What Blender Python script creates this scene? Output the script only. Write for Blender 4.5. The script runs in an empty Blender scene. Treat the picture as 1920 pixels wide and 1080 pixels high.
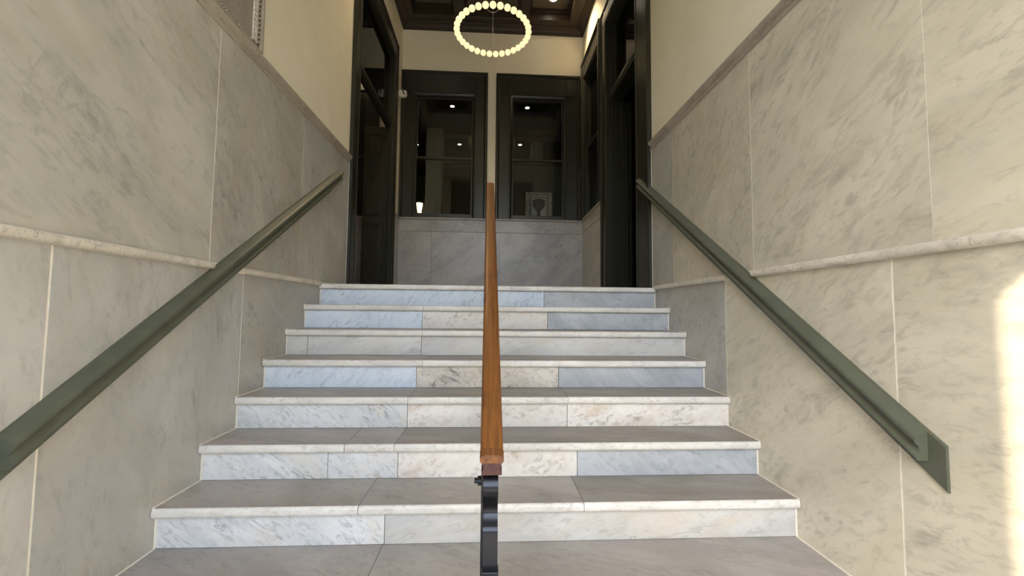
import bpy, bmesh, math, random
from mathutils import Vector, Matrix
random.seed(7)
SC = bpy.context.scene
COL = SC.collection

# ------------------------------------------------------------------ camera
cam_d = bpy.data.cameras.new('camera')
cam_d.sensor_width = 36.0
cam_d.lens = 770.0 / 1920.0 * 36.0
cam_d.clip_start = 0.02
cam = bpy.data.objects.new('camera', cam_d)
COL.objects.link(cam)
r_ = Vector((0.99856999, -0.05261018, 0.00949486))
u_ = Vector((-0.01258279, -0.05867780, 0.99819767))
f_ = Vector((0.05195822, 0.99688971, 0.05925587))
M = Matrix((r_, u_, -f_)).transposed().to_4x4()
M.translation = Vector((-0.004667, -3.527462, -0.228264))
cam.matrix_world = M
SC.camera = cam

# ------------------------------------------------------------------ world, sun, exposure
SUN_AZ = math.atan2(2.9, 3.065)          # travel direction, from +y towards +x
SUN_EL = math.atan2(2.9 + .18, 4.24)
w = bpy.data.worlds.new('sky'); SC.world = w; w.use_nodes = True
nt = w.node_tree
bg = nt.nodes['Background']
sky = nt.nodes.new('ShaderNodeTexSky')
sky.sky_type = 'NISHITA'
sky.sun_disc = False
sky.sun_elevation = SUN_EL
sky.dust_density = 1.5
sky.sun_rotation = SUN_AZ + math.pi
haze = nt.nodes.new('ShaderNodeMix'); haze.data_type = 'RGBA'      # thin white haze over the blue
haze.inputs[0].default_value = .5
haze.inputs[7].default_value = (.88, .87, .82, 1)
nt.links.new(sky.outputs[0], haze.inputs[6])
nt.links.new(haze.outputs[2], bg.inputs[0])
bg.inputs[1].default_value = 0.62
sun_d = bpy.data.lights.new('sun', 'SUN')
sun_d.energy = 3.0
sun_d.color = (1.0, 0.86, 0.66)
sun_d.angle = math.radians(0.4)
sun = bpy.data.objects.new('sun', sun_d); COL.objects.link(sun)
sd = Vector((math.sin(SUN_AZ) * math.cos(SUN_EL), math.cos(SUN_AZ) * math.cos(SUN_EL), -math.sin(SUN_EL)))
sun.rotation_euler = sd.to_track_quat('-Z', 'Y').to_euler()
sun.location = (-8, -14, 8)
vs = SC.view_settings
vs.view_transform = 'Standard'; vs.look = 'None'; vs.gamma = 1.0; vs.use_curve_mapping = False
vs.exposure = 1.74

# ------------------------------------------------------------------ materials
def new_mat(name):
    m = bpy.data.materials.new(name); m.use_nodes = True
    return m, m.node_tree, m.node_tree.nodes['Principled BSDF']

def srgb(r, g, b):
    f = lambda c: ((c / 255 + 0.055) / 1.055) ** 2.4 if c > 10 else c / 255 / 12.92
    return (f(r), f(g), f(b), 1)

def nd(t, kind, **kw):
    n = t.nodes.new(kind)
    for k, v in kw.items():
        if k.startswith('i_'):
            n.inputs[k[2:].replace('_', ' ')].default_value = v
        else:
            setattr(n, k, v)
    return n

def coords(t, rot, scl):
    tc = nd(t, 'ShaderNodeTexCoord'); oi = nd(t, 'ShaderNodeObjectInfo')
    mul = nd(t, 'ShaderNodeVectorMath', operation='MULTIPLY')
    t.links.new(oi.outputs['Random'], mul.inputs[0]); mul.inputs[1].default_value = (37, 19, 53)
    m1 = nd(t, 'ShaderNodeMapping'); m1.inputs['Rotation'].default_value = rot
    t.links.new(tc.outputs['Object'], m1.inputs['Vector'])
    m2 = nd(t, 'ShaderNodeMapping'); m2.inputs['Scale'].default_value = scl
    t.links.new(m1.outputs[0], m2.inputs['Vector'])
    add = nd(t, 'ShaderNodeVectorMath', operation='ADD')
    t.links.new(m2.outputs[0], add.inputs[0]); t.links.new(mul.outputs[0], add.inputs[1])
    return add.outputs[0], oi.outputs['Random']

def noise(t, vec, scale, detail=5, rough=.55, dist=.0):
    n = nd(t, 'ShaderNodeTexNoise'); n.inputs['Scale'].default_value = scale
    n.inputs['Detail'].default_value = detail; n.inputs['Roughness'].default_value = rough
    n.inputs['Distortion'].default_value = dist
    t.links.new(vec, n.inputs['Vector'])
    return n.outputs['Fac']

def rng(t, val, a, b, c=0., d=1.):
    n = nd(t, 'ShaderNodeMapRange', clamp=True)
    n.interpolation_type = 'SMOOTHSTEP'
    for i, v in zip(('From Min', 'From Max', 'To Min', 'To Max'), (a, b, c, d)):
        n.inputs[i].default_value = v
    t.links.new(val, n.inputs['Value'])
    return n.outputs[0]

def mth(t, op, a, b=None):
    n = nd(t, 'ShaderNodeMath', operation=op)
    for i, v in enumerate((a, b)):
        if v is None: continue
        if isinstance(v, (int, float)): n.inputs[i].default_value = v
        else: t.links.new(v, n.inputs[i])
    return n.outputs[0]

def mix(t, fac, a, b):
    n = nd(t, 'ShaderNodeMix', data_type='RGBA')
    for i, v in ((0, fac), (6, a), (7, b)):
        if isinstance(v, tuple): n.inputs[i].default_value = v
        elif isinstance(v, (int, float)): n.inputs[i].default_value = v
        else: t.links.new(v, n.inputs[i])
    return n.outputs[2]

def marble(name, c1, c2, vein, rot=(0, 0, 0), scl=(1, 1, 1), size=1.0, streak=.5, veins=.5,
           stain=None, stain_amt=.0, rough=.32, bump=.02, spec=.5, fine=.6, vw=.016):
    m, t, p = new_mat(name)
    v, rnd = coords(t, rot, scl)
    cl = rng(t, noise(t, v, 1.6 * size, 6, .6, .8), .34, .66)
    col = mix(t, cl, c1, c2)
    # soft bedding bands, then short fine dashes that gather in some of the bands
    st = noise(t, v, 5.5 * size, 6, .68, .9)
    msk = rng(t, noise(t, v, 1.7 * size, 4, .55, .4), .40, .62, .12, 1.)
    col = mix(t, mth(t, 'MULTIPLY', mth(t, 'MULTIPLY', rng(t, st, .48, .74), msk), streak * .7), col, vein)
    fi = noise(t, v, 19 * size, 4, .62, .6)
    m2 = rng(t, noise(t, v, 3.1 * size, 4, .6, .6), .38, .64, .18, 1.)
    col = mix(t, mth(t, 'MULTIPLY', mth(t, 'MULTIPLY', rng(t, fi, .47, .68), m2), fine * .75), col, vein)
    if veins > 0:
        vn = noise(t, v, 1.7 * size, 7, .62, .9)
        line = rng(t, mth(t, 'ABSOLUTE', mth(t, 'SUBTRACT', vn, .5)), .0, vw, 1., 0.)
        vm = rng(t, noise(t, v, 2.3 * size, 4, .6), .50, .68)
        col = mix(t, mth(t, 'MULTIPLY', mth(t, 'MULTIPLY', line, vm), veins * .8), col, vein)
    if stain:
        s1 = rng(t, noise(t, v, 2.4 * size, 6, .65, .5), .46, .70)
        col = mix(t, mth(t, 'MULTIPLY', s1, stain_amt), col, stain)
    # each slab a touch lighter or darker than the next
    hv = nd(t, 'ShaderNodeHueSaturation'); t.links.new(col, hv.inputs['Color'])
    t.links.new(rng(t, rnd, 0, 1, .94, 1.05), hv.inputs['Value'])
    t.links.new(hv.outputs[0], p.inputs['Base Color'])
    p.inputs['Roughness'].default_value = rough
    p.inputs['Specular IOR Level'].default_value = spec
    if bump:
        b = nd(t, 'ShaderNodeBump'); b.inputs['Strength'].default_value = bump * 5
        b.inputs['Distance'].default_value = .004
        t.links.new(st, b.inputs['Height']); t.links.new(b.outputs[0], p.inputs['Normal'])
    return m

def plain(name, c, rough=.5, metal=0., var=.12, scale=6., spec=.5, bump=.0):
    m, t, p = new_mat(name)
    v, rnd = coords(t, (0, 0, 0), (1, 1, 1))
    n = noise(t, v, scale, 5, .6, .3)
    d = tuple(x * (1 - var) for x in c[:3]) + (1,)
    e = tuple(min(1, x * (1 + var)) for x in c[:3]) + (1,)
    t.links.new(mix(t, rng(t, n, .35, .65), d, e), p.inputs['Base Color'])
    p.inputs['Roughness'].default_value = rough; p.inputs['Metallic'].default_value = metal
    p.inputs['Specular IOR Level'].default_value = spec
    if bump:
        b = nd(t, 'ShaderNodeBump'); b.inputs['Strength'].default_value = bump
        b.inputs['Distance'].default_value = .003
        t.links.new(noise(t, v, scale * 8, 3), b.inputs['Height']); t.links.new(b.outputs[0], p.inputs['Normal'])
    return m

def emit(name, c, s):
    m, t, p = new_mat(name)
    p.inputs['Base Color'].default_value = c
    p.inputs['Emission Color'].default_value = c
    p.inputs['Emission Strength'].default_value = s
    return m

def wood(name, c1, c2, rough=.4):
    m, t, p = new_mat(name)
    v, rnd = coords(t, (math.radians(-33.5), 0, 0), (22, .9, 22))
    n = noise(t, v, 2.2, 6, .6, .8)
    v2, _ = coords(t, (0, 0, 0), (1, 1, 1))
    n2 = noise(t, v2, 7, 5, .6, .4)
    col = mix(t, rng(t, n, .35, .68), c1, c2)
    col = mix(t, mth(t, 'MULTIPLY', rng(t, n2, .5, .75), .35), col, (c2[0] * .5, c2[1] * .5, c2[2] * .5, 1))
    t.links.new(col, p.inputs['Base Color'])
    p.inputs['Roughness'].default_value = rough
    return m

def glass(name):
    m = bpy.data.materials.new(name); m.use_nodes = True; t = m.node_tree
    t.nodes.remove(t.nodes['Principled BSDF'])
    tr = nd(t, 'ShaderNodeBsdfTransparent'); tr.inputs[0].default_value = (.8, .82, .8, 1)
    gl = nd(t, 'ShaderNodeBsdfGlossy'); gl.inputs['Roughness'].default_value = .02
    fr = nd(t, 'ShaderNodeFresnel'); fr.inputs[0].default_value = 1.35
    mx = nd(t, 'ShaderNodeMixShader')
    t.links.new(fr.outputs[0], mx.inputs[0]); t.links.new(tr.outputs[0], mx.inputs[1]); t.links.new(gl.outputs[0], mx.inputs[2])
    t.links.new(mx.outputs[0], t.nodes['Material Output'].inputs[0])
    return m

R_ = math.radians
MAT = {}
GREY_V = srgb(96, 96, 92)
# wall slabs: diagonal bedding falling away towards the vestibule; lower slabs with steeper grain
MAT['wall_diag'] = marble('marble_wall_diagonal', srgb(200, 198, 188), srgb(180, 179, 169), srgb(108, 107, 98), (R_(33), 0, 0), (1, .40, 1), 1.7, .7, .3, srgb(186, 180, 160), .5, .34, fine=.45)
MAT['wall_vert'] = marble('marble_wall_upright', srgb(196, 195, 190), srgb(178, 178, 173), srgb(114, 113, 108), (R_(78), 0, 0), (1, .42, 1), 2.1, .7, .12, srgb(190, 182, 168), .45, .36, fine=.38)
MAT['wall_flat'] = marble('marble_wall_level', srgb(202, 199, 186), srgb(184, 181, 169), srgb(118, 115, 104), (R_(12), 0, 0), (1, .40, 1), 1.8, .65, .25, srgb(196, 184, 158), .5, .34, fine=.55)
MAT['wall_vein'] = marble('marble_wall_veined', srgb(188, 186, 178), srgb(170, 168, 160), srgb(100, 99, 94), (R_(60), 0, 0), (1, .55, 1), 1.9, .65, .7, srgb(180, 168, 150), .5, .34, fine=.55)
MAT['warm_diag'] = marble('marble_warm_diagonal', srgb(222, 216, 196), srgb(204, 199, 180), srgb(124, 120, 106), (R_(33), 0, 0), (1, .40, 1), 1.7, .7, .3, srgb(210, 202, 174), .5, .34, fine=.5)
MAT['warm_flat'] = marble('marble_warm_level', srgb(222, 216, 196), srgb(206, 201, 182), srgb(130, 125, 112), (R_(12), 0, 0), (1, .40, 1), 1.8, .65, .25, srgb(212, 203, 174), .5, .34, fine=.55)
MAT['warm_vein'] = marble('marble_warm_veined', srgb(216, 209, 190), srgb(198, 192, 174), srgb(116, 111, 98), (R_(60), 0, 0), (1, .55, 1), 1.9, .65, .7, srgb(206, 192, 164), .5, .34, fine=.5)
MAT['back'] = marble('marble_back_wainscot', srgb(176, 173, 170), srgb(154, 151, 149), srgb(84, 83, 82), (0, R_(38), 0), (.5, 1, 1), 1.8, .6, .9, None, 0, .3, fine=.35)
MAT['blue'] = marble('marble_blue_white_polished', srgb(226, 235, 243), srgb(211, 222, 234), srgb(122, 137, 152), (0, R_(52), 0), (.36, 1, 1), 2.6, .5, .4, None, 0, .1, .0, fine=.55)
MAT['white'] = marble('marble_white_stained', srgb(238, 234, 226), srgb(226, 221, 212), srgb(128, 114, 100), (0, R_(20), 0), (.6, 1, 1), 2.6, .35, .75, srgb(200, 176, 150), .6, .3, fine=.6, vw=.028)
MAT['white_vein'] = marble('marble_white_grey_veined', srgb(228, 229, 228), srgb(210, 212, 212), srgb(100, 104, 108), (0, R_(-38), 0), (.42, 1, 1), 3.0, .6, .9, srgb(218, 203, 178), .4, .28, fine=.6)
MAT['crack'] = marble('marble_cream_cracked', srgb(224, 217, 204), srgb(206, 199, 187), srgb(84, 78, 72), (0, R_(-25), 0), (.7, 1, 1), 3.8, .6, 1.2, srgb(180, 164, 144), .45, .36, fine=.7, vw=.05)
MAT['grey'] = marble('marble_grey_riser', srgb(190, 195, 198), srgb(168, 174, 178), srgb(90, 96, 100), (0, R_(-40), 0), (.5, 1, 1), 2.6, .6, .8, None, 0, .28, fine=.4)
MAT['greyw'] = marble('marble_pale_grey_riser', srgb(214, 213, 207), srgb(196, 196, 192), srgb(120, 120, 116), (0, R_(12), 0), (.4, 1, 1), 2.4, .5, .5, srgb(208, 190, 164), .45, .28, fine=.4)
MAT['tread'] = marble('marble_tread_honed', srgb(172, 167, 161), srgb(156, 151, 145), srgb(98, 92, 87), (0, 0, R_(28)), (.45, 1, 1), 2.2, .6, .3, srgb(140, 129, 118), .45, .42, fine=.35)
MAT['tread_dark'] = marble('marble_tread_greybrown', srgb(160, 154, 146), srgb(142, 136, 129), srgb(88, 82, 76), (0, 0, R_(8)), (.3, 1, 1), 2.0, .6, .2, srgb(124, 113, 102), .5, .42, fine=.3)
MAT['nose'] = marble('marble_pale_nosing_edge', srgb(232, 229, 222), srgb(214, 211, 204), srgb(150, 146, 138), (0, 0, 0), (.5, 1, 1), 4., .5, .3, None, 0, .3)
MAT['ledge'] = marble('marble_ledge', srgb(226, 219, 204), srgb(208, 202, 188), srgb(124, 118, 106), (R_(40), 0, 0), (1, 1, 1), 4., .7, .3, None, 0, .35)
MAT['mould'] = marble('marble_moulding', srgb(184, 175, 160), srgb(166, 158, 144), srgb(112, 104, 92), (R_(10), 0, 0), (1, .5, 1), 3., .5, .3, None, 0, .4)
MAT['floor'] = marble('marble_floor', srgb(176, 172, 166), srgb(160, 156, 150), srgb(110, 106, 102), (0, 0, R_(30)), (.5, 1, 1), 1.6, .5, .6, None, 0, .25)
MAT['grout'] = plain('white_grout', srgb(236, 230, 216), .8, 0, .04, 20)
MAT['cream'] = plain('cream_wall_paint', srgb(243, 236, 214), .6, 0, .03, 2)
MAT['rail'] = plain('dark_green_rail_paint', srgb(84, 88, 74), .38, 0, .08, 9, .5, .05)
MAT['frame'] = plain('dark_green_trim_paint', srgb(40, 40, 32), .35, 0, .1, 5, .5, .05)
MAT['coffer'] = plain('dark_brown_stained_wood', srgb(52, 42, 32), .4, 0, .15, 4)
MAT['cofpanel'] = plain('olive_grey_coffer_panel', srgb(104, 98, 82), .6, 0, .06, 3)
MAT['wood'] = wood('worn_brown_handrail_wood', srgb(132, 84, 40), srgb(97, 58, 27), .38)
MAT['redwood'] = wood('red_brown_varnish', srgb(86, 48, 38), srgb(66, 36, 30), .3)
MAT['iron'] = plain('black_painted_iron', srgb(17, 17, 20), .25, .0, .1, 10)
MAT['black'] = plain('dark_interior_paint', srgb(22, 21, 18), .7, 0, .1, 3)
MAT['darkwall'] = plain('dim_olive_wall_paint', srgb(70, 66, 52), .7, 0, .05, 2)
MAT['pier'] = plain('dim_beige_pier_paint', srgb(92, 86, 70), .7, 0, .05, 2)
MAT['carve'] = plain('dark_carved_stone', srgb(98, 94, 86), .55, 0, .3, 60)
MAT['plaque'] = marble('plaque_grey_stone', srgb(158, 152, 144), srgb(144, 138, 130), srgb(120, 114, 106), (0, 0, 0), (1, 1, 1), 2.4, .4, .2, None, 0, .5)
MAT['whiteplastic'] = plain('white_plastic', srgb(225, 222, 215), .35, 0, .02)
MAT['lens'] = plain('black_lens', srgb(10, 10, 12), .1)
MAT['paper'] = plain('print_paper', srgb(205, 200, 185), .6, 0, .02)
MAT['ink'] = plain('print_ink', srgb(40, 38, 36), .6, 0, .3, 30)
MAT['frame_pale'] = plain('pale_picture_frame', srgb(176, 168, 148), .45, 0, .08)
MAT['steel'] = plain('brushed_steel', srgb(150, 148, 142), .3, .9, .05)
MAT['pave'] = plain('grey_street_paving', srgb(150, 146, 138), .8, 0, .12, 3)
MAT['brick'] = plain('painted_facade', srgb(168, 160, 146), .8, 0, .06, 2)
MAT['blocker_grey'] = plain('horizon_blocker_grey', srgb(120, 116, 108), .8, 0, .1, .6)
MAT['glass'] = glass('window_glass')
MAT['bead'] = emit('glowing_glass_bead', (1.0, .82, .46, 1), .29)
MAT['down'] = emit('downlight_lens', (1.0, .88, .66, 1), 9.0)
MAT['shade'] = emit('lit_lamp_shade', (1.0, .72, .34, 1), 1.6)

# ------------------------------------------------------------------ mesh helpers
WPOS = {}

def box(bm, x0, x1, y0, y1, z0, z1):
    vs_ = [bm.verts.new((x, y, z)) for x in (x0, x1) for y in (y0, y1) for z in (z0, z1)]
    fs = [(0, 1, 3, 2), (4, 6, 7, 5), (0, 4, 5, 1), (2, 3, 7, 6), (0, 2, 6, 4), (1, 5, 7, 3)]
    return [bm.faces.new([vs_[i] for i in f]) for f in fs]

def bx(*a, bevel=0, seg=2):
    bm = bmesh.new(); box(bm, *a)
    if bevel:
        bmesh.ops.bevel(bm, geom=bm.edges[:], offset=bevel, segments=seg, affect='EDGES', profile=.5, clamp_overlap=True)
    return bm

def prism(bm, pts, a, b, fn):
    """closed profile pts (p,q); swept from station a to b; fn(p,q,s) gives the world point"""
    n = len(pts)
    A = [bm.verts.new(fn(p, q, a)) for p, q in pts]
    B = [bm.verts.new(fn(p, q, b)) for p, q in pts]
    for i in range(n):
        bm.faces.new((A[i], A[(i + 1) % n], B[(i + 1) % n], B[i]))
    bm.faces.new(A[::-1]); bm.faces.new(B)
    return bm

def tube(bm, path, rad, n=10, close=False):
    pts = [Vector(p) for p in path]; rings = []
    for i, p in enumerate(pts):
        if close: d = pts[(i + 1) % len(pts)] - pts[i - 1]
        else: d = pts[min(i + 1, len(pts) - 1)] - pts[max(i - 1, 0)]
        d.normalize()
        ref = Vector((0, 0, 1)) if abs(d.z) < .95 else Vector((1, 0, 0))
        a = d.cross(ref).normalized(); b = d.cross(a).normalized()
        rings.append([bm.verts.new(p + (a * math.cos(2 * math.pi * k / n) + b * math.sin(2 * math.pi * k / n)) * rad) for k in range(n)])
    m = len(rings)
    for i in range(m if close else m - 1):
        r0, r1 = rings[i], rings[(i + 1) % m]
        for k in range(n):
            bm.faces.new((r0[k], r0[(k + 1) % n], r1[(k + 1) % n], r1[k]))
    if not close:
        bm.faces.new(rings[0][::-1]); bm.faces.new(rings[-1])
    return bm

def lathe(bm, prof, c, axis='z', n=24):
    """prof: (radius, height) list"""
    c = Vector(c); rings = []
    for r, h in prof:
        ring = []
        for k in range(n):
            a = 2 * math.pi * k / n
            if axis == 'z': v = Vector((r * math.cos(a), r * math.sin(a), h))
            elif axis == 'y': v = Vector((r * math.cos(a), h, r * math.sin(a)))
            else: v = Vector((h, r * math.cos(a), r * math.sin(a)))
            ring.append(bm.verts.new(c + v))
        rings.append(ring)
    for r0, r1 in zip(rings, rings[1:]):
        for k in range(n):
            bm.faces.new((r0[k], r0[(k + 1) % n], r1[(k + 1) % n], r1[k]))
    bm.faces.new(rings[0][::-1]); bm.faces.new(rings[-1])
    return bm

def obj(name, bm, mat, parent=None, smooth=False, origin=None):
    bmesh.ops.recalc_face_normals(bm, faces=bm.faces[:])
    lo = Vector((min(v.co[i] for v in bm.verts) for i in range(3)))
    hi = Vector((max(v.co[i] for v in bm.verts) for i in range(3)))
    o = Vector(origin) if origin is not None else (lo + hi) / 2
    for v in bm.verts: v.co -= o
    me = bpy.data.meshes.new(name); bm.to_mesh(me); bm.free()
    if smooth:
        for p in me.polygons: p.use_smooth = True
        try: me.set_sharp_from_angle(angle=math.radians(40))
        except Exception: pass
    me.materials.append(MAT[mat] if isinstance(mat, str) else mat)
    ob = bpy.data.objects.new(name, me); COL.objects.link(ob)
    WPOS[ob] = o
    if parent is not None:
        ob.parent = parent; ob.location = o - WPOS[parent]
    else:
        ob.location = o
    return ob

def same(src, name, pos, parent, rot=None):
    c = src.copy(); c.name = name; COL.objects.link(c); WPOS[c] = Vector(pos)
    c.parent = parent; c.location = Vector(pos) - (WPOS[parent] if parent else Vector())
    if rot: c.rotation_euler = rot
    return c

def empty(name, loc):
    e = bpy.data.objects.new(name, None); COL.objects.link(e); e.location = loc; e.empty_display_size = .1
    WPOS[e] = Vector(loc); return e

def tag(o, label, cat, group=None, kind=None):
    o['label'] = label; o['category'] = cat
    if group: o['group'] = group
    if kind: o['kind'] = kind
    return o

def downlight(x, y, z, label, group, power=0, size=.05, colr=(1, .8, .55), aim=None, cone=95):
    d = tag(empty('ceiling_downlight', (x, y, z)), label, 'light', group)
    bm = bmesh.new(); lathe(bm, [(size * 1.45, .0), (size * 1.45, -.006), (size * 1.1, -.012), (size, -.004), (size, .0)], (x, y, z), 'z', 24)
    obj('trim_ring', bm, 'whiteplastic', d, smooth=True)
    bm = bmesh.new(); lathe(bm, [(size * .92, -.001), (size * .92, -.005), (size * .5, -.014), (size * .1, -.017)], (x, y, z - .001), 'z', 20)
    obj('lamp_lens', bm, 'down', d, smooth=True)
    if power:
        L = bpy.data.lights.new('downlight_bulb', 'SPOT'); L.energy = power; L.color = colr
        L.spot_size = math.radians(cone); L.spot_blend = .9; L.shadow_soft_size = size
        o = bpy.data.objects.new('downlight_bulb', L); COL.objects.link(o); o.parent = d
        o.location = (0, 0, -.03); WPOS[o] = Vector((x, y, z - .03))
        if aim: o.rotation_euler = (Vector(aim) - Vector((x, y, z))).to_track_quat('-Z', 'Y').to_euler()
    return d
# ------------------------------------------------------------------ dimensions (metres; landing floor is z = 0, top nosing y = 0)
HW = 1.45                      # half width of the stair
RISE, GO = 0.18095, 0.27254
NSTEP = 10
ZG = -NSTEP * RISE             # entrance floor level
YF = -5.5                      # street face of the building
YL, YR = 0.635, 0.085          # where the marble side walls end
YB = 2.87                      # back wall of the vestibule
ZC = 4.40                      # ceiling
S = RISE / GO

# ------------------------------------------------------------------ staircase
stairs = tag(empty('staircase', (0, 0, ZG)), 'flight of white and grey marble steps with rounded nosings between stone walls', 'stairs')
riser_plan = {
    0: [(-1.447, .46, 'blue'), (.46, 1.447, 'grey')],
    1: [(-1.447, -.542, 'blue'), (-.542, .455, 'white'), (.455, 1.447, 'grey')],
    2: [(-1.447, -1.30, 'greyw'), (-1.30, -.498, 'greyw'), (-.498, 1.447, 'greyw')],
    3: [(-1.447, -.482, 'blue'), (-.482, .454, 'crack'), (.454, 1.447, 'grey')],
    4: [(-1.447, -.481, 'white_vein'), (-.481, .46, 'white'), (.46, 1.447, 'white')],
    5: [(-1.447, -.825, 'white_vein'), (-.825, -.471, 'white_vein'), (-.471, .463, 'white'), (.463, 1.447, 'grey')],
    6: [(-1.447, -.465, 'white_vein'), (-.465, 1.447, 'greyw')],
    7: [(-1.447, -.47, 'greyw'), (-.47, .46, 'white'), (.46, 1.447, 'greyw')],
    8: [(-1.447, -.47, 'white'), (-.47, 1.447, 'greyw')],
    9: [(-1.447, .1, 'greyw'), (.1, 1.447, 'grey')],
}
tread_plan = {
    0: [(-1.447, .17, 'tread'), (.17, 1.447, 'tread')],
    1: [(-1.447, -.53, 'tread'), (-.53, 1.447, 'tread')],
    2: [(-1.447, -.49, 'tread'), (-.49, .02, 'tread_dark'), (.02, 1.447, 'tread_dark')],
    3: [(-1.447, -.44, 'tread'), (-.44, 1.447, 'tread_dark')],
    4: [(-1.447, -.475, 'tread'), (-.475, .46, 'tread_dark'), (.46, 1.447, 'tread_dark')],
    5: [(-1.447, -.735, 'tread'), (-.735, -.485, 'tread'), (-.485, 1.447, 'tread_dark')],
    6: [(-1.447, -.575, 'tread'), (-.575, .43, 'tread'), (.43, 1.447, 'tread_dark')],
    7: [(-1.447, -.47, 'tread'), (-.47, 1.447, 'tread')],
    8: [(-1.447, .2, 'tread'), (.2, 1.447, 'tread_dark')],
    9: [(-1.447, -.3, 'tread_dark'), (-.3, 1.447, 'tread')],
}
TH = .044                      # tread thickness
def nose_profile(y0, y1, zt):
    r = .015
    pts = [(y1, zt), (y1, zt - TH)]
    for k in range(5):
        a = math.pi / 2 * k / 4
        pts.append((y0 + r - r * math.sin(a), zt - TH + r - r * math.cos(a)))
    for k in range(5):
        a = math.pi / 2 * k / 4
        pts.append((y0 + r - r * math.cos(a), zt - r + r * math.sin(a)))
    return pts
for k in range(NSTEP):
    yk, zk = -k * GO, -k * RISE
    back = yk + GO + .05 if k else .34
    core = obj('step', bx(-1.447, 1.447, yk + .05, back - .002, ZG - .05, zk - TH - .001), 'grout', stairs)
    for a, b, m in tread_plan[k]:
        bm = bmesh.new()
        g = .0012
        prism(bm, nose_profile(yk + random.uniform(-.0015, .0015), back - .003, zk), a + g, b - g, lambda p, q, s: (s, p, q))
        to = obj('tread_slab', bm, m, core, smooth=True)
        to.data.materials.append(MAT['nose'])      # paler second material on the rounded front edge, darker top behind
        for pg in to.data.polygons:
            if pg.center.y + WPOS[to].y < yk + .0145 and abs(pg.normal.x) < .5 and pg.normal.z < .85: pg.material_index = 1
    for a, b, m in riser_plan[k]:
        g = .0014
        d = random.uniform(-.0015, .0015)
        obj('riser_slab', bx(a + g, b - g, yk + .030 + d, yk + .049, zk - RISE + .001, zk - TH - .0008, bevel=.0012, seg=1), m, core)
# white sealant where the steps meet the side walls
for s in (-1, 1):
    bm = bmesh.new()
    e0, e1 = sorted((s * 1.4405, s * 1.4485))
    for k in range(NSTEP):
        yk, zk = -k * GO, -k * RISE
        box(bm, e0, e1, yk + .026, yk + .031, zk - RISE, zk - TH)
        if k: box(bm, e0, e1, yk + .006, yk + GO + .030, zk - .001, zk + .003)
    obj('sealant_line', bm, 'grout', stairs)
# little round stud on the third lowest visible nosing
bm = bmesh.new(); lathe(bm, [(.007, -.004), (.007, .0), (.004, .003)], (1.27, -6 * GO - .002, -6 * RISE - .014), 'y', 12)
for v in bm.verts: v.co.y = 2 * (-6 * GO - .002) - v.co.y
obj('nosing_stud', bm, 'whiteplastic', stairs, smooth=True)

# ------------------------------------------------------------------ floors
fl = tag(obj('floor', bx(-3.6, 3.6, .345, YB + .2, -.25, -.001), 'floor'), 'marble landing floor at the top of the stairs', 'floor', kind='structure')
fe = tag(obj('floor_entrance', bx(-HW - .02, HW + .02, YF - .3, -9 * GO + .05, ZG - .2, ZG), 'floor'), 'marble entrance floor at the foot of the stairs', 'floor', kind='structure')
tag(obj('pavement', bx(-30, 30, -45, YF - .3, ZG - .25, ZG - .03), 'pave'), 'grey street paving outside the entrance', 'pavement', kind='structure')

# ------------------------------------------------------------------ side walls with marble slabs
def side_wall(name, s, yend, label, up_joints, lo_joints, up_m, lo_m):
    X = lambda d: s * (HW + d)               # d > 0 goes into the wall
    def bb(d0, d1, y0, y1, z0, z1, **k):
        a, b = sorted((X(d0), X(d1)))
        return bx(a, b, y0, y1, z0, z1, **k)
    wall = tag(obj(name, bb(.006, .35, YF, yend, ZG - .1, ZC + .2), 'cream'), label, 'wall', kind='structure')
    obj('grout_bed', bb(.0002, .0075, YF + .004, yend - .001, ZG + .001, 1.27), 'grout', wall)
    g = .0028
    for (a, b), m in zip(zip(up_joints, up_joints[1:]), up_m):
        ga = .0001 if abs(a + 2.262) < .01 else g * .75
        gb = .0001 if abs(b + 2.262) < .01 else g * .75
        obj('marble_slab', bb(random.uniform(-.0008, -.0003), .0072, a + ga, b - gb, .0185, 1.264, bevel=.0006, seg=1), m, wall)
    for (a, b), m in zip(zip(lo_joints, lo_joints[1:]), lo_m):
        obj('marble_slab', bb(random.uniform(-.0008, -.0003), .0072, a + g, b - g, ZG + .002, -.0205, bevel=.001, seg=1), m, wall)
    # string course at landing level, broken where the handrail crosses it
    prof = [(.006, -.020), (-.018, -.020), (-.026, -.014), (-.030, -.004), (-.028, .008), (-.020, .016), (.006, .018)]
    for a, b in ((YF, -3.6), (-3.6, -2.385), (-2.383, -1.99), (-1.988, -1.345), (-1.075, yend if s > 0 else yend)):
        if b > .0: b = -.003
        bm = bmesh.new(); prism(bm, prof, a + .0007, b - .0007, lambda p, q, t: (X(p), t, q))
        obj('string_course', bm, 'ledge', wall, smooth=True)
    # moulding capping the marble
    prof = [(.006, 1.266), (-.010, 1.266), (-.016, 1.273), (-.012, 1.281), (-.006, 1.286), (-.006, 1.296), (-.018, 1.306),
            (-.030, 1.318), (-.032, 1.332), (-.026, 1.340), (-.010, 1.345), (.006, 1.346)]
    cuts = [YF, -3.9, -2.6, -1.18 if s < 0 else -1.45, -.42 if s < 0 else -.75, .2 if s < 0 else -.3, yend]
    for a, b in zip(cuts, cuts[1:]):
        bm = bmesh.new(); prism(bm, prof, a + .0008, b - .0008, lambda p, q, t: (X(p), t, q))
        obj('cap_moulding', bm, 'mould', wall, smooth=True)
    # sealant line at the end next to the dark casing
    obj('sealant_line', bb(-.003, .006, yend - .004, yend + .004, 0, 1.27), 'grout', wall)
    return wall
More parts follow.
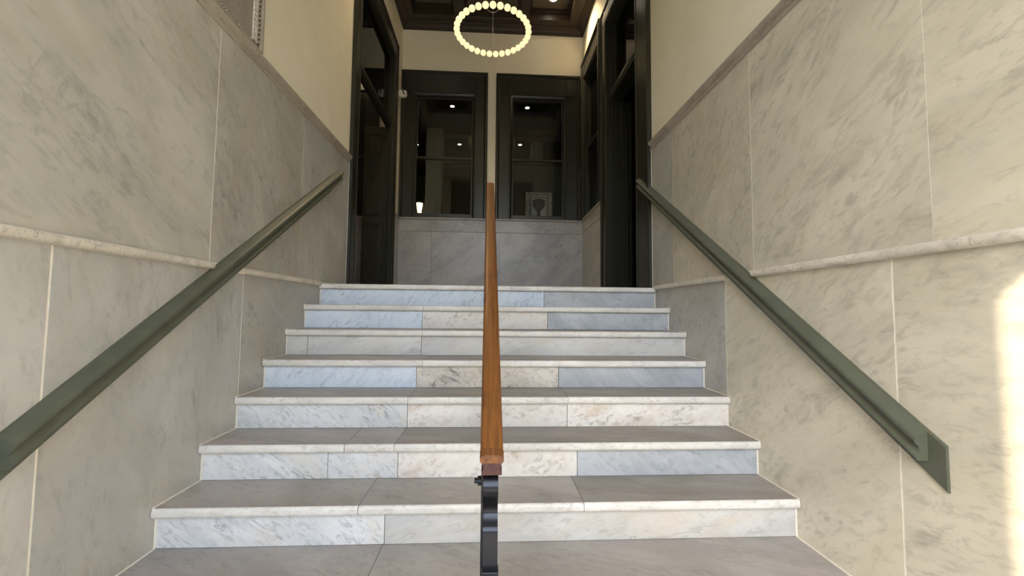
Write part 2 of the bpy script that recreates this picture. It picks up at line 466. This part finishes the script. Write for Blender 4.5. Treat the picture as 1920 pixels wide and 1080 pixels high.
wl = side_wall('wall_left', -1, YL, 'left stair wall of grey veined marble slabs with cream plaster above',
          [YF, -4.05, -2.70, -1.351, -.370, YL], [YF, -4.20, -3.15, -2.105, -1.052, .05],
          ['wall_diag', 'wall_diag', 'wall_diag', 'wall_vein', 'wall_vert'],
          ['wall_vert', 'wall_vert', 'wall_vert', 'wall_vert', 'wall_vein'])
wr = side_wall('wall_right', 1, YR, 'right stair wall of warm beige marble slabs with cream plaster above',
          [YF, -3.40, -2.262, -1.338, -.345, YR], [YF, -4.20, -3.15, -2.118, -1.056, .05],
          ['warm_diag', 'warm_flat', 'warm_diag', 'warm_vein', 'wall_vein'],
          ['warm_flat', 'warm_flat', 'warm_flat', 'warm_diag', 'wall_vein'])

# ------------------------------------------------------------------ street front (behind the camera) and stair ceiling
front = tag(empty('wall_front', (0, YF, ZG)), 'street facade around the entrance opening', 'wall', kind='structure')
ZL = 2.90
for a in ((-9, -HW, YF, YF + .3, ZG - .1, 9), (HW, 9, YF, YF + .3, ZG - .1, 9), (-HW, HW, YF, YF + .3, ZL, 9)):
    if a[0] == -9: a = (-9, -HW - .36, YF, YF + .3, ZG - .1, 9)
    if a[0] == HW: a = (HW + .36, 9, YF, YF + .3, ZG - .1, 9)
    obj('facade_panel', bx(*a), 'brick', front)
tag(obj('ceiling', bx(-HW - .2, HW + .2, YF + .3, .10, ZC + .05, ZC + .2), 'cream'), 'cream plaster ceiling above the stair', 'ceiling', kind='structure')

tag(obj('horizon_blocker', bx(-45, 45, -24, -21, ZG - .1, 3.6), 'blocker_grey'), 'unseen low building across the street, added to block horizon sky', 'building', kind='structure')  # unseen block added to cut the low skylight reaching the vestibule

# ------------------------------------------------------------------ vestibule ceiling: dark coffers
cv = tag(obj('ceiling_vestibule', bx(-HW - .35, HW + .35, .10, YB + .1, ZC + .14, ZC + .22), 'coffer'), 'dark brown coffered ceiling over the vestibule', 'ceiling', kind='structure')
xs = [(-1.46, -1.25), (-.617, -.455), (.395, .54), (1.18, 1.46)]
ys = [(.10, .32), (1.38, 1.54), (2.62, 2.88)]
ZS = 4.355
for a, b in xs: obj('beam', bx(a, b, .10, 2.88, ZS, ZC + .14, bevel=.006, seg=1), 'coffer', cv)
for a, b in ys:
    for c, d in zip(xs, xs[1:]):
        obj('beam', bx(c[1], d[0], a, b, ZS + .001, ZC + .14, bevel=.004, seg=1), 'coffer', cv)
for a, b in zip(ys, ys[1:]):
    for c, d in zip(xs, xs[1:]):
        x0, x1, y0, y1 = c[1], d[0], a[1], b[0]
        pn = obj('coffer_panel', bx(x0 + .03, x1 - .03, y0 + .03, y1 - .03, ZC + .115, ZC + .139), 'cofpanel', cv)
        bm = bmesh.new()
        for q, (w_, h_) in enumerate(((.045, .045), (.025, .085))):
            for r in ((x0, x1, y0, y0 + w_), (x0, x1, y1 - w_, y1), (x0, x0 + w_, y0 + w_, y1 - w_), (x1 - w_, x1, y0 + w_, y1 - w_)):
                box(bm, *r, ZC + .139 - h_, ZC + .1385 - q * .044)
        obj('coffer_moulding', bm, 'coffer', cv)
# crown moulding
cp = [(0, 4.272), (.018, 4.272), (.022, 4.285), (.040, 4.296), (.065, 4.322), (.085, 4.338), (.110, 4.342), (.115, 4.356), (0, 4.356)]
tr1 = tag(empty('trim_1', (0, YB, 4.27)), 'dark brown crown moulding round the vestibule ceiling', 'moulding', kind='structure')
for fn, a, b in ((lambda p, q, t: (t, YB - p, q), -HW, HW), (lambda p, q, t: (-HW + p, t, q), .10, YB), (lambda p, q, t: (HW - p, t, q), .10, YB)):
    bm = bmesh.new(); prism(bm, cp, a, b, fn); obj('crown_moulding', bm, 'coffer', tr1)

# ------------------------------------------------------------------ back wall
wb = tag(obj('wall_back', bx(-.086, .046, YB, YB + .22, 0, ZC + .14), 'cream'), 'cream back wall of the vestibule above grey marble wainscot', 'wall', kind='structure')
obj('wall_panel', bx(-HW - .3, -.086, YB, YB + .22, 3.40, ZC + .14), 'cream', wb)
obj('wall_panel', bx(.046, HW + .3, YB, YB + .22, 3.40, ZC + .14), 'cream', wb)
obj('wall_panel', bx(-HW - .3, -.086, YB + .001, YB + .22, 0, 1.22), 'grout', wb)
obj('wall_panel', bx(.046, HW + .3, YB + .001, YB + .22, 0, 1.22), 'grout', wb)
WJ = [-HW, -.93, .125, HW - .001]
for a, b in zip(WJ, WJ[1:]):
    obj('marble_slab', bx(a + .001, b - .001, YB - .012, YB + .002, .001, 1.015, bevel=.001, seg=1), 'back', wb)
for a, b in ((-HW, -.12), (-.12, HW - .001)):
    obj('marble_slab', bx(a + .001, b - .001, YB - .016, YB + .002, 1.018, 1.205, bevel=.002, seg=1), 'back', wb)
    bm = bmesh.new(); prism(bm, [(.0, 1.206), (.026, 1.206), (.034, 1.214), (.034, 1.226), (.028, 1.234), (0, 1.236)], a + .0005, b - .0005, lambda p, q, t: (t, YB - p, q))
    obj('wainscot_cap', bm, 'back', wb)

# ------------------------------------------------------------------ windows (double hung, deep dark green casing)
def window(name, label, T, W, H, side, top):
    """T(u, v, w): u along the wall, v up, w out into the vestibule; W x H outer size; side/top casing widths"""
    base = Vector(T(W / 2, 0, 0))
    win = tag(empty(name, base), label, 'window', kind='structure')
    def b(nm, u0, u1, v0, v1, w0, w1, mat='frame', parent=win, bev=.003):
        p, q = Vector(T(u0, v0, w0)), Vector(T(u1, v1, w1))
        l = [min(p[i], q[i]) for i in range(3)]; h = [max(p[i], q[i]) for i in range(3)]
        return obj(nm, bx(l[0], h[0], l[1], h[1], l[2], h[2], bevel=bev, seg=1), mat, parent)
    def pr(nm, prof, a, c, fn, parent=win):
        bm = bmesh.new(); prism(bm, prof, a, c, fn); return obj(nm, bm, 'frame', parent)
    # casing profile across its width t (0 = outer edge) against projection w
    def prof(wd):
        return [(0, -.02), (0, .045), (.012, .052), (.034, .052), (.042, .040), (.050, .030), (.055, .026), (wd - .055, .026),
                (wd - .050, .034), (wd - .035, .034), (wd - .028, .022), (wd - .012, .014), (wd, .006), (wd, -.10), (wd - .02, -.10), (wd - .02, -.02)]
    pr('casing', prof(side), 0, H - .05, lambda t, w_, s_: T(t, s_, w_))
    pr('casing', prof(side), 0, H - .05, lambda t, w_, s_: T(W - t, s_, w_))
    pr('casing', prof(top), 0.0005, W - .0005, lambda t, w_, s_: T(s_, H - t, w_ + .0004))
    iu0, iu1, iv1 = side - .02, W - side + .02, H - top + .02
    b('sill', iu0, iu1, 0, .035, -.12, .012)
    mid = (iv1 + .0) * .485
    # upper sash sits behind the lower one
    for nm, v0, v1, w0 in (('lower_sash', .036, mid + .02, -.055), ('upper_sash', mid - .015, iv1, -.095)):
        s_ = empty(nm, T((iu0 + iu1) / 2, v0, w0)); s_.parent = win; s_.location = WPOS[s_] - WPOS[win]
        sw = .042
        b('sash_stile', iu0, iu0 + sw, v0, v1, w0, w0 + .036, parent=s_)
        b('sash_stile', iu1 - sw, iu1, v0, v1, w0, w0 + .036, parent=s_)
        b('sash_rail', iu0 + sw, iu1 - sw, v0, v0 + .036, w0 + .001, w0 + .036, parent=s_)
        b('sash_rail', iu0 + sw, iu1 - sw, v1 - .036, v1, w0 + .001, w0 + .036, parent=s_)
        b('pane', iu0 + sw - .004, iu1 - sw + .004, v0 + .03, v1 - .03, w0 + .014, w0 + .018, 'glass', s_, 0)
    return win
ZW = 1.236
window('window_1', 'dark green double-hung window on the back wall, left of the two', lambda u, v, w_: (-1.449 + u, YB - w_, ZW + v), 1.362, 2.352, .232, .385)
window('window_2', 'dark green double-hung window on the back wall, right of the two', lambda u, v, w_: (.047 + u, YB - w_, ZW + v), 1.352, 2.352, .262, .375)
window('window_3', 'dark green sash window seen edge-on on the right vestibule wall', lambda u, v, w_: (HW - w_, 1.735 + u, ZW + .02 + v), 1.08, 2.50, .15, .32)

# ------------------------------------------------------------------ vestibule side walls
vr = tag(obj('wall_vestibule_right', bx(HW, HW + .3, YR, YB, 3.72, ZC + .14), 'cream'), 'cream right wall of the vestibule above the door and side window', 'wall', kind='structure')
obj('wall_panel', bx(HW + .002, HW + .3, 1.74, YB, 0, 1.24), 'grout', vr)
for a, b in ((1.745, 2.25), (2.25, YB - .013)):
    obj('marble_slab', bx(HW - .012, HW + .003, a + .001, b - .001, .001, 1.035, bevel=.001, seg=1), 'wall_flat', vr)
obj('marble_slab', bx(HW - .016, HW + .003, 1.746, YB - .017, 1.038, 1.225, bevel=.002, seg=1), 'wall_flat', vr)
bm = bmesh.new(); prism(bm, [(.0, 1.226), (.026, 1.226), (.034, 1.234), (.034, 1.246), (.028, 1.254), (0, 1.256)], 1.744, YB - .035, lambda p, q, t: (HW - p, t, q))
obj('wainscot_cap', bm, 'wall_flat', vr)
vl = tag(obj('wall_vestibule_left', bx(-HW - .2, -HW, YL, YB, 3.74, ZC + .14), 'cream'), 'cream left wall of the vestibule above and beside the doorway', 'wall', kind='structure')
obj('wall_panel', bx(-HW - .2, -HW, 2.502, YB, 1.23, 3.739), 'cream', vl)
obj('marble_slab', bx(-HW - .2, -HW + .010, 2.502, YB - .013, .001, 1.205, bevel=.001, seg=1), 'back', vl)
obj('wainscot_cap', bx(-HW - .2, -HW + .03, 2.502, YB - .035, 1.206, 1.230, bevel=.005), 'back', vl)

# ------------------------------------------------------------------ side doorways
def doorway(name, s, y0, y1, c0, c1, hz, tz, deep, leaf, label):
    """opening y0..y1, casing widths c0 (near) and c1 (far), head height hz, transom bar tz, reveal depth"""
    X = lambda d: s * (HW + d)
    door = tag(empty(name, (s * HW, (y0 + y1) / 2, 0)), label, 'doorway', kind='structure')
    def b(nm, d0, d1, a, c, z0, z1, mat='frame', parent=door, bev=.003):
        l, h = sorted((X(d0), X(d1)))
        return obj(nm, bx(l, h, a, c, z0, z1, bevel=bev, seg=1), mat, parent)
    prof = lambda wd: [(0, .02), (0, -.030), (.010, -.036), (.030, -.036), (.040, -.024), (.048, -.018), (wd - .05, -.018), (wd - .045, -.024), (wd - .02, -.022), (wd - .012, -.012), (wd, -.004), (wd, .02)]
    top = hz + .235
    def pr(nm, pts, a, c, fn):
        bm = bmesh.new(); prism(bm, pts, a, c, fn); return obj(nm, bm, 'frame', door)
    pr('casing', prof(c0), .001, top, lambda t, p, q: (X(p), y0 - c0 + t, q))
    pr('casing', prof(c1), .001, top, lambda t, p, q: (X(p), y1 + c1 - t, q))
    pr('head_casing', prof(.235), y0 - c0 + .0005, y1 + c1 - .0005, lambda t, p, q: (X(p - .0006), q, top - t))
    # panelled reveals with stepped mouldings facing the opening
    for yy, sg in ((y0, -1), (y1, 1)):
        for d0, d1, pj in ((.018, .27 * deep, .0), (.27 * deep, .33 * deep, .012), (.33 * deep, .52 * deep, .004), (.52 * deep, .58 * deep, .014), (.58 * deep, .85 * deep, .006), (.85 * deep, deep, .022)):
            a, c = sorted((yy - sg * pj, yy + sg * .05))
            b('jamb_moulding', d0, d1, a, c, .001, hz)
    b('head_soffit', .018, deep, y0, y1, hz - .012, hz + .06)
    # transom bar: two stepped members
    b('transom_bar', .03, deep - .01, y0 + .02, y1 - .02, tz, tz + .11)
    b('transom_bead', .02, deep * .6, y0 + .022, y1 - .022, tz + .035, tz + .075)
    b('transom_pane', deep * .6, deep * .6 + .006, y0 + .02, y1 - .02, tz + .11, hz - .012, 'glass', bev=0)
    # narrow folded door leaf standing open against the far jamb
    if leaf:
        d0, d1 = deep + .002, deep + leaf
        b('door_leaf', d0, d1, y1 - .02, y1 + .02, .012, tz)
        m = .045
        for z0, z1 in ((.18, 1.02), (1.14, tz - .12)):
            for r in ((d0 + m, d0 + m + .014, z0, z1), (d1 - m - .014, d1 - m, z0, z1), (d0 + m, d1 - m, z0 - .001, z0 + .014), (d0 + m, d1 - m, z1 - .014, z1 + .001)):
                b('panel_moulding', r[0], r[1], y1 - .032, y1 - .018, r[2], r[3], bev=0)
    return door
doorway('door_1', -1, .86, 2.37, .223, .13, 3.505, 2.43, .11, .285, 'dark green framed doorway with transom on the left of the vestibule')
doorway('door_2', 1, .455, 1.50, .368, .22, 3.505, 2.47, .20, .11, 'dark green framed doorway to a black room on the right of the vestibule')

# side room to the left, seen through the doorway
sl = tag(obj('wall_side_room', bx(-3.2, -HW - .3, YB, YB + .2, 0, 4.2), 'cream'), 'cream wall of the left side room beyond the doorway', 'wall', kind='structure')
obj('marble_slab', bx(-3.2, -HW - .302, YB - .012, YB + .001, .001, 1.015), 'back', sl)
obj('marble_slab', bx(-3.2, -HW - .302, YB - .016, YB + .001, 1.018, 1.21), 'back', sl)
obj('wainscot_cap', bx(-3.2, -HW - .302, YB - .034, YB + .001, 1.211, 1.236), 'back', sl)
w4 = tag(empty('window_4', (-2.3, YB, 1.236)), 'dark window casing in the side room seen through the left doorway', 'window', kind='structure')
obj('casing', bx(-2.95, -1.78, YB - .05, YB - .001, 3.22, 3.58, bevel=.006), 'frame', w4)
obj('casing_bead', bx(-2.95, -1.78, YB - .065, YB - .049, 3.50, 3.54, bevel=.004), 'frame', w4)
obj('casing', bx(-1.99, -1.78, YB - .05, YB - .001, 1.24, 3.219, bevel=.006), 'frame', w4)
obj('casing', bx(-2.95, -2.75, YB - .05, YB - .001, 1.24, 3.219, bevel=.006), 'frame', w4)
obj('blind_panel', bx(-2.75, -1.99, YB - .02, YB - .001, 1.24, 3.219), 'black', w4)
obj('sash_rail', bx(-2.75, -1.99, YB - .045, YB - .02, 2.14, 2.19, bevel=.003), 'frame', w4)
sr = tag(obj('wall_side_room_left', bx(-3.4, -3.2, .2, YB + .2, 0, 4.2), 'cream'), 'far left wall of the side room', 'wall', kind='structure')
tag(obj('wall_side_room_front', bx(-3.4, -HW - .352, .2, .4, 0, 4.2), 'cream'), 'front wall of the left side room', 'wall', kind='structure')
tag(obj('ceiling_side_room', bx(-3.4, -HW - .2, .2, YB + .2, 4.2, 4.3), 'coffer'), 'dark ceiling of the left side room', 'ceiling', kind='structure')
downlight(-2.35, 1.7, 4.2, 'added unseen ceiling light washing the left side room wall', 'added side room light', 90, .055, (1, .78, .5), (-1.95, 2.87, 3.95), 62)  # unseen lamp added to brighten the upper side room wall
# black room to the right
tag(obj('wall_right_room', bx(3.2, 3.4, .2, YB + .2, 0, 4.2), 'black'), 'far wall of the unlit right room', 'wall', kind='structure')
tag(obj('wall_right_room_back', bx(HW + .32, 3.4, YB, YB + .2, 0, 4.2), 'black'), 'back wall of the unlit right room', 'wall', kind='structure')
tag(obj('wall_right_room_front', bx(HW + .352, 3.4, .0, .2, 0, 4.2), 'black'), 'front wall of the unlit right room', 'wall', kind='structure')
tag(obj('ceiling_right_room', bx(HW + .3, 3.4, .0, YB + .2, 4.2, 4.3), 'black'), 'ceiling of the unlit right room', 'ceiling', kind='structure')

# ------------------------------------------------------------------ dim room behind the back windows
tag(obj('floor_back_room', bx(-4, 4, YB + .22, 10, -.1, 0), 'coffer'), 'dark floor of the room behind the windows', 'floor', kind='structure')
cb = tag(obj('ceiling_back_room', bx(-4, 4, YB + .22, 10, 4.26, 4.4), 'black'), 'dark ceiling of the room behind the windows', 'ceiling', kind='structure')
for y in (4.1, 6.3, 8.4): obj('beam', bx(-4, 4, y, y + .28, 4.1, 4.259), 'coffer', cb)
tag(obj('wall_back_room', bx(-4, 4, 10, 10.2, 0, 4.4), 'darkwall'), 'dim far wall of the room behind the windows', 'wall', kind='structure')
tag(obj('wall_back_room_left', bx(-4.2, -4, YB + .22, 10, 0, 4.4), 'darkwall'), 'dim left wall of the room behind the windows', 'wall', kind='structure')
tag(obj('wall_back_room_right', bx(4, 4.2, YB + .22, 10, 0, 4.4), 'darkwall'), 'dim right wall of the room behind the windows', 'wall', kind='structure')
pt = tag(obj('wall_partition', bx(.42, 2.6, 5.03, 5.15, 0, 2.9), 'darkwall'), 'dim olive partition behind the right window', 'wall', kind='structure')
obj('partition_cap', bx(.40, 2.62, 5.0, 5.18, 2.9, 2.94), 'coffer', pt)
for x0, x1, y0, lb in ((-1.56, -1.18, 6.0, 'beige pier behind the left window beside the lit lamp'), (1.0, 1.28, 6.6, 'beige pier behind the right window above the picture')):
    p_ = tag(obj('pier', bx(x0, x1, y0, y0 + .4, 0, 4.1, bevel=.01), 'pier'), lb, 'pier')
    obj('pier_base', bx(x0 - .03, x1 + .03, y0 - .03, y0 + .43, .002, .16, bevel=.015), 'pier', p_)

names = {(-.89, 5.25): 'small bright recessed ceiling light high in the left window', (.75, 5.2): 'brightest recessed ceiling light high in the right window',
         (-.885, 7.3): 'small recessed light above the middle bar of the left window, at its right', (-2.04, 7.4): 'small recessed light above the middle bar of the left window, at its left edge',
         (.735, 7.2): 'small recessed light above the middle bar of the right window'}
for (x, y), lb in names.items():
    downlight(x, y, 4.26 if y < 6 else 4.26, lb, 'recessed lights in the dim room', .5, .042)

# wall lamp on the pier and framed print
sc_ = tag(empty('wall_lamp', (-1.69, 6.05, 2.0)), 'small lit lamp with cream shade low in the left window', 'lamp')
obj('back_plate', bx(-1.59, -1.575, 6.0, 6.1, 2.05, 2.25, bevel=.004), 'steel', sc_)
bm = bmesh.new(); tube(bm, [(-1.58, 6.05, 2.1), (-1.64, 6.05, 2.06), (-1.69, 6.05, 2.07), (-1.69, 6.05, 2.12)], .009, 8); obj('arm', bm, 'steel', sc_, True)
bm = bmesh.new(); lathe(bm, [(.045, .08), (.075, .30)], (-1.69, 6.05, 2.0), 'z', 20); obj('lamp_shade', bm, 'shade', sc_, True)
L = bpy.data.lights.new('lamp_bulb', 'POINT'); L.energy = .25; L.color = (1, .66, .32); L.shadow_soft_size = .05
o = bpy.data.objects.new('lamp_bulb', L); COL.objects.link(o); o.parent = sc_; o.location = (-.02, -.02, .38)
pc = tag(empty('framed_print', (.99, 5.02, 1.75)), 'framed print of a dark urn shape behind the right window', 'picture')
def fr(x0, x1, z0, z1, w_, y0, y1, mat):
    for nm, a in (('frame_stile', (x0, x0 + w_, z0, z1)), ('frame_stile', (x1 - w_, x1, z0, z1)), ('frame_rail', (x0 + w_, x1 - w_, z0, z0 + w_)), ('frame_rail', (x0 + w_, x1 - w_, z1 - w_, z1))):
        obj(nm, bx(a[0], a[1], y0, y1, a[2], a[3], bevel=.004, seg=1), mat, pc)
fr(.71, 1.27, 1.62, 2.315, .06, 4.985, 5.028, 'frame_pale')
obj('mount', bx(.765, 1.215, 5.01, 5.025, 1.675, 2.26), 'paper', pc)
fr(.81, 1.17, 1.70, 2.215, .012, 5.003, 5.011, 'ink')
bm = bmesh.new(); lathe(bm, [(.05, 1.74), (.05, 1.80), (.03, 1.86), (.04, 1.92), (.10, 1.98), (.14, 2.06), (.12, 2.10), (.15, 2.14), (.10, 2.16), (.06, 2.18)], (.99, 5.008, 0), 'z', 20)
for v in bm.verts: v.co.y = 5.007 + (v.co.y - 5.008) * .01
obj('printed_urn', bm, 'ink', pc)

# vestibule downlights
downlight(.885, 2.36, ZC + .114, 'recessed ceiling light in the right-hand coffer above the windows', 'vestibule ceiling lights', 40, .055, (1, .74, .44), (1.50, 2.22, 3.7), 78)
downlight(-.93, .95, ZC + .114, 'recessed ceiling light in the left-hand coffer near the stairs', 'vestibule ceiling lights', 40, .055, (1, .74, .44), (-.9, 1.5, 0))

# ------------------------------------------------------------------ chandelier: ring of glowing beads
CY, CZ, CR, NB = 1.30, 3.192, .437, 33
ch = tag(empty('ring_chandelier', (-.018, CY, CZ)), 'round chandelier of glowing cream glass beads hanging above the landing', 'chandelier')
bm = bmesh.new()
tube(bm, [(-.018 + CR * math.cos(2 * math.pi * k / 66), CY + CR * math.sin(2 * math.pi * k / 66), CZ) for k in range(66)], .008, 8, True)
obj('hoop', bm, 'steel', ch, True)
bead0 = None
for k in range(NB):
    a = 2 * math.pi * (k + .5) / NB + math.pi / 2
    p = (-.018 + CR * math.cos(a), CY + CR * math.sin(a), CZ)
    if bead0 is None:
        bm = bmesh.new(); bmesh.ops.create_uvsphere(bm, u_segments=20, v_segments=12, radius=.0375)
        for v in bm.verts: v.co += Vector(p)
        bead0 = obj('glass_bead', bm, 'bead', ch, True)
    else:
        same(bead0, 'glass_bead', p, ch)
hub = (-.018, CY, CZ + .95)
for a in (90, 210, 330):
    e = Vector((-.018 + CR * math.cos(R_(a)), CY + CR * math.sin(R_(a)), CZ))
    bm = bmesh.new(); tube(bm, [e, Vector(hub)], .0028, 6); obj('suspension_cable', bm, 'steel', ch)
bm = bmesh.new(); lathe(bm, [(.10, -.02), (.11, -.005), (.11, .0)], (-.018, CY, ZC + .114), 'z', 24); obj('canopy', bm, 'steel', ch, True)
bm = bmesh.new(); tube(bm, [hub, (-.018, CY, ZC + .10)], .006, 8); obj('stem', bm, 'steel', ch)
bm = bmesh.new()
y0 = CY - CR
tube(bm, [(-.018 + .075 * math.cos(R_(180 + 180 * k / 16)), y0 + .02, CZ + .01 + .085 * math.sin(R_(180 + 180 * k / 16))) for k in range(17)], .003, 6)
obj('slack_cord', bm, 'steel', ch, True)

# ------------------------------------------------------------------ wall handrails
def wall_rail(s, label):
    X = lambda d: s * (HW - d)               # d > 0 comes out from the wall
    z_top = lambda y: .872 + .664 * y
    root = tag(empty('wall_handrail', (X(0), -2.27, -.8)), label, 'handrail', 'painted rails on the stair walls')
    bm = bmesh.new()
    prism(bm, [(.0012, -.145), (.009, -.145), (.012, -.141), (.012, -.004), (.009, 0), (.0012, 0)], -2.275, .165, lambda p, q, y: (X(p), y, z_top(y) + q))
    obj('backing_board', bm, 'rail', root)
    pr = [(.0115, -.004), (.030, -.012), (.046, -.019), (.053, -.024), (.057, -.030), (.058, -.037), (.056, -.043), (.050, -.047), (.045, -.052), (.042, -.060),
          (.042, -.068), (.045, -.076), (.050, -.081), (.054, -.085), (.054, -.093), (.049, -.098), (.0115, -.098)]
    bm = bmesh.new(); prism(bm, pr, -2.222, .335, lambda p, q, y: (X(p), y, z_top(y) + q))
    obj('grip_rail', bm, 'rail', root, smooth=True)
    return root
wall_rail(-1, 'dark green moulded handrail fixed to the left marble wall, running up the stairs')
wall_rail(1, 'dark green moulded handrail fixed to the right marble wall, its cut lower end in view')

# ------------------------------------------------------------------ central wooden handrail on iron posts
cr = tag(empty('center_handrail', (0, -2.28, -9 * RISE)), 'worn brown wooden handrail on black iron posts in the middle of the stairs', 'handrail')
P0, P1 = Vector((.005, -2.30, -.640)), Vector((-.020, .115, .935))
def crail(prof, t0, t1):
    bm = bmesh.new()
    prism(bm, prof, t0, t1, lambda p, q, t: tuple(P0.lerp(P1, t) + Vector((p, 0, q))))
    return bm
cap = [(-.034, -.014), (-.030, -.021), (.030, -.021), (.034, -.014), (.034, -.008), (.030, -.002), (.022, .001), (.010, .002), (-.010, .002), (-.022, .001), (-.030, -.002), (-.034, -.008)]
sub = [(-.027, -.0205), (-.027, -.030), (-.024, -.036), (-.024, -.046), (-.029, -.052), (-.029, -.060), (.029, -.060), (.029, -.052), (.024, -.046), (.024, -.036), (.027, -.030), (.027, -.0205)]
obj('rail_cap', crail(cap, .006, 1), 'wood', cr, smooth=True)
obj('rail_body', crail(sub, .006, .998), 'wood', cr, smooth=True)
e1 = [(p * 1.03, q * 1.03) for p, q in cap]; e2 = [(p * 1.02, q) for p, q in sub]
obj('rail_end', crail(e1, -.003, .006), 'wood', cr, smooth=True)
obj('rail_end', crail(e2, -.001, .006), 'redwood', cr, smooth=True)
# front post: flat bar with an S-bend under the rail end
def bar(path, wd, th, mat='iron', name='post', x=.003):
    bm = bmesh.new(); rows = []
    pts = [Vector((0, a, b)) for a, b in path]
    for i, p in enumerate(pts):
        d = (pts[min(i + 1, len(pts) - 1)] - pts[max(i - 1, 0)]).normalized()
        n = Vector((0, -d.z, d.y))
        rows.append([bm.verts.new((x + sx * wd / 2, p.y + n.y * o_ * th / 2, p.z + n.z * o_ * th / 2)) for sx, o_ in ((-1, -1), (1, -1), (1, 1), (-1, 1))])
    for r0, r1 in zip(rows, rows[1:]):
        for k in range(4): bm.faces.new((r0[k], r0[(k + 1) % 4], r1[(k + 1) % 4], r1[k]))
    bm.faces.new(rows[0][::-1]); bm.faces.new(rows[-1])
    return obj(name, bm, mat, cr, smooth=True)
zb = -9 * RISE
path = []
for k in range(25):
    t = k / 24
    path.append((-2.262 - .030 * math.sin(2 * math.pi * min(1, t * 1.05)) * (1 - t * .2) - .016 * t, -.702 - .175 * t))
path += [(-2.280, -.90), (-2.281, -.95), (-2.282, -1.2), (-2.282, zb + .012)]
bar(path, .044, .012, name='front_post')
obj('post_shoe', bx(-.022, .028, -2.305, -2.262, -1.02, -.972, bevel=.003), 'iron', cr)
obj('post_core', bx(-.0255, -.0185, -2.275, -2.245, zb + .01, -.69, bevel=.002, seg=1), 'iron', cr)
bm = bmesh.new(); lathe(bm, [(.0, -.046), (.008, -.046), (.008, -.036), (.014, -.036), (.014, -.024), (.006, -.024)], (0, -2.255, -.735), 'x', 12); obj('bolt', bm, 'iron', cr)
obj('base_plate', bx(-.045, .051, -2.33, -2.23, zb, zb + .012, bevel=.003), 'iron', cr)
for ty, k in ((-1.25, 5), (-.12, 1)):
    t = (ty - P0.y) / (P1.y - P0.y); zt = P0.lerp(P1, t).z - .061
    kk = math.ceil(-ty / GO); zb2 = -kk * RISE
    obj('post', bx(-.018, .012, ty - .015, ty + .015, zb2, zt + .004, bevel=.003), 'iron', cr)
    obj('base_plate', bx(-.035, .029, ty - .032, ty + .032, zb2, zb2 + .01, bevel=.003), 'iron', cr)

# ------------------------------------------------------------------ carved plaque on the left wall
PY0, PY1, PZ0, PZ1 = -2.45, -1.0, 1.347, 2.75
XW = -HW - .006
pl = tag(empty('wall_plaque', (XW, (PY0 + PY1) / 2, PZ0)), 'grey stone plaque in a carved leaf frame above the left marble moulding', 'plaque')
obj('panel', bx(XW, XW + .012, PY0 + .03, PY1 - .03, PZ0 + .03, PZ1 - .03), 'plaque', pl)
FW = .028
for nm, a in (('frame_stile', (PY0, PY0 + FW, PZ0, PZ1)), ('frame_stile', (PY1 - FW, PY1, PZ0, PZ1)), ('frame_rail', (PY0 + FW, PY1 - FW, PZ0, PZ0 + .012)), ('frame_rail', (PY0 + FW, PY1 - FW, PZ1 - FW, PZ1))):
    obj(nm, bx(XW, XW + .032, a[0], a[1], a[2], a[3], bevel=.006), 'mould', pl)
I0, I1 = PY1 - FW, PY1 - FW - .062
band = obj('carved_band', bx(XW + .011, XW + .017, I1, I0, PZ0 + .012, PZ1 - FW), 'carve', pl)
obj('inner_bead', bx(XW + .011, XW + .020, I1 - .005, I1, PZ0 + .03, PZ1 - FW, bevel=.003), 'ledge', pl)
bandb = obj('carved_band', bx(XW + .011, XW + .017, PY0 + FW, I1, PZ0 + .012, PZ0 + .035), 'carve', pl)
def leaf_bm(c, L, wd, ang):
    bm = bmesh.new(); n = 6
    ca, sa = math.cos(ang), math.sin(ang)
    def P(l, q, h):
        return (c[0] + h, c[1] + l * ca - q * sa, c[2] + l * sa + q * ca)
    ridge = [bm.verts.new(P(-L / 2 + L * i / n, 0, .004 + .012 * math.sin(math.pi * i / n))) for i in range(n + 1)]
    for sg in (-1, 1):
        edge = [bm.verts.new(P(-L / 2 + L * i / n, sg * wd / 2 * math.sin(math.pi * (i + .15) / (n + .3)), -.001)) for i in range(n + 1)]
        for i in range(n): bm.faces.new((ridge[i], ridge[i + 1], edge[i + 1], edge[i]))
    return bm
protos = {}
def leaf(c, ang, L, wd, parent):
    key = (ang, L)
    if key not in protos: protos[key] = obj('carved_leaf', leaf_bm(c, L, wd, ang), 'mould', parent, True, origin=c); return
    same(protos[key], 'carved_leaf', c, parent)
z = PZ0 + .05
while z < PZ1 - .06:
    leaf((XW + .017, (I0 + I1) / 2 + .015, z), R_(48), .046, .017, band)
    leaf((XW + .017, (I0 + I1) / 2 - .015, z), R_(132), .046, .017, band)
    z += .030
y = PY0 + .05
while y < I1 - .02:
    leaf((XW + .017, y, PZ0 + .024), R_(60), .026, .012, bandb)
    y += .022

# ------------------------------------------------------------------ security camera
sx_, sy_, sz_ = -HW, 2.575, 3.05
se = tag(empty('security_camera', (sx_, sy_, sz_)), 'small white security camera on the wall left of the back windows', 'camera')
bm = bmesh.new(); lathe(bm, [(.052, .0), (.052, .012), (.044, .020)], (sx_, sy_, sz_), 'x', 24); obj('mount', bm, 'whiteplastic', se, True)
bm = bmesh.new(); lathe(bm, [(.035, .018), (.052, .03), (.058, .06), (.056, .10), (.050, .125), (.036, .142)], (sx_, sy_, sz_ + .004), 'x', 24); obj('housing', bm, 'whiteplastic', se, True)
for dx, dz in ((.098, .016), (.110, -.018)):
    bm = bmesh.new(); lathe(bm, [(.0145, .0), (.0145, -.012), (.010, -.015)], (sx_ + dx, sy_ - .044, sz_ + .004 + dz), 'y', 14); obj('lens', bm, 'lens', se, True)
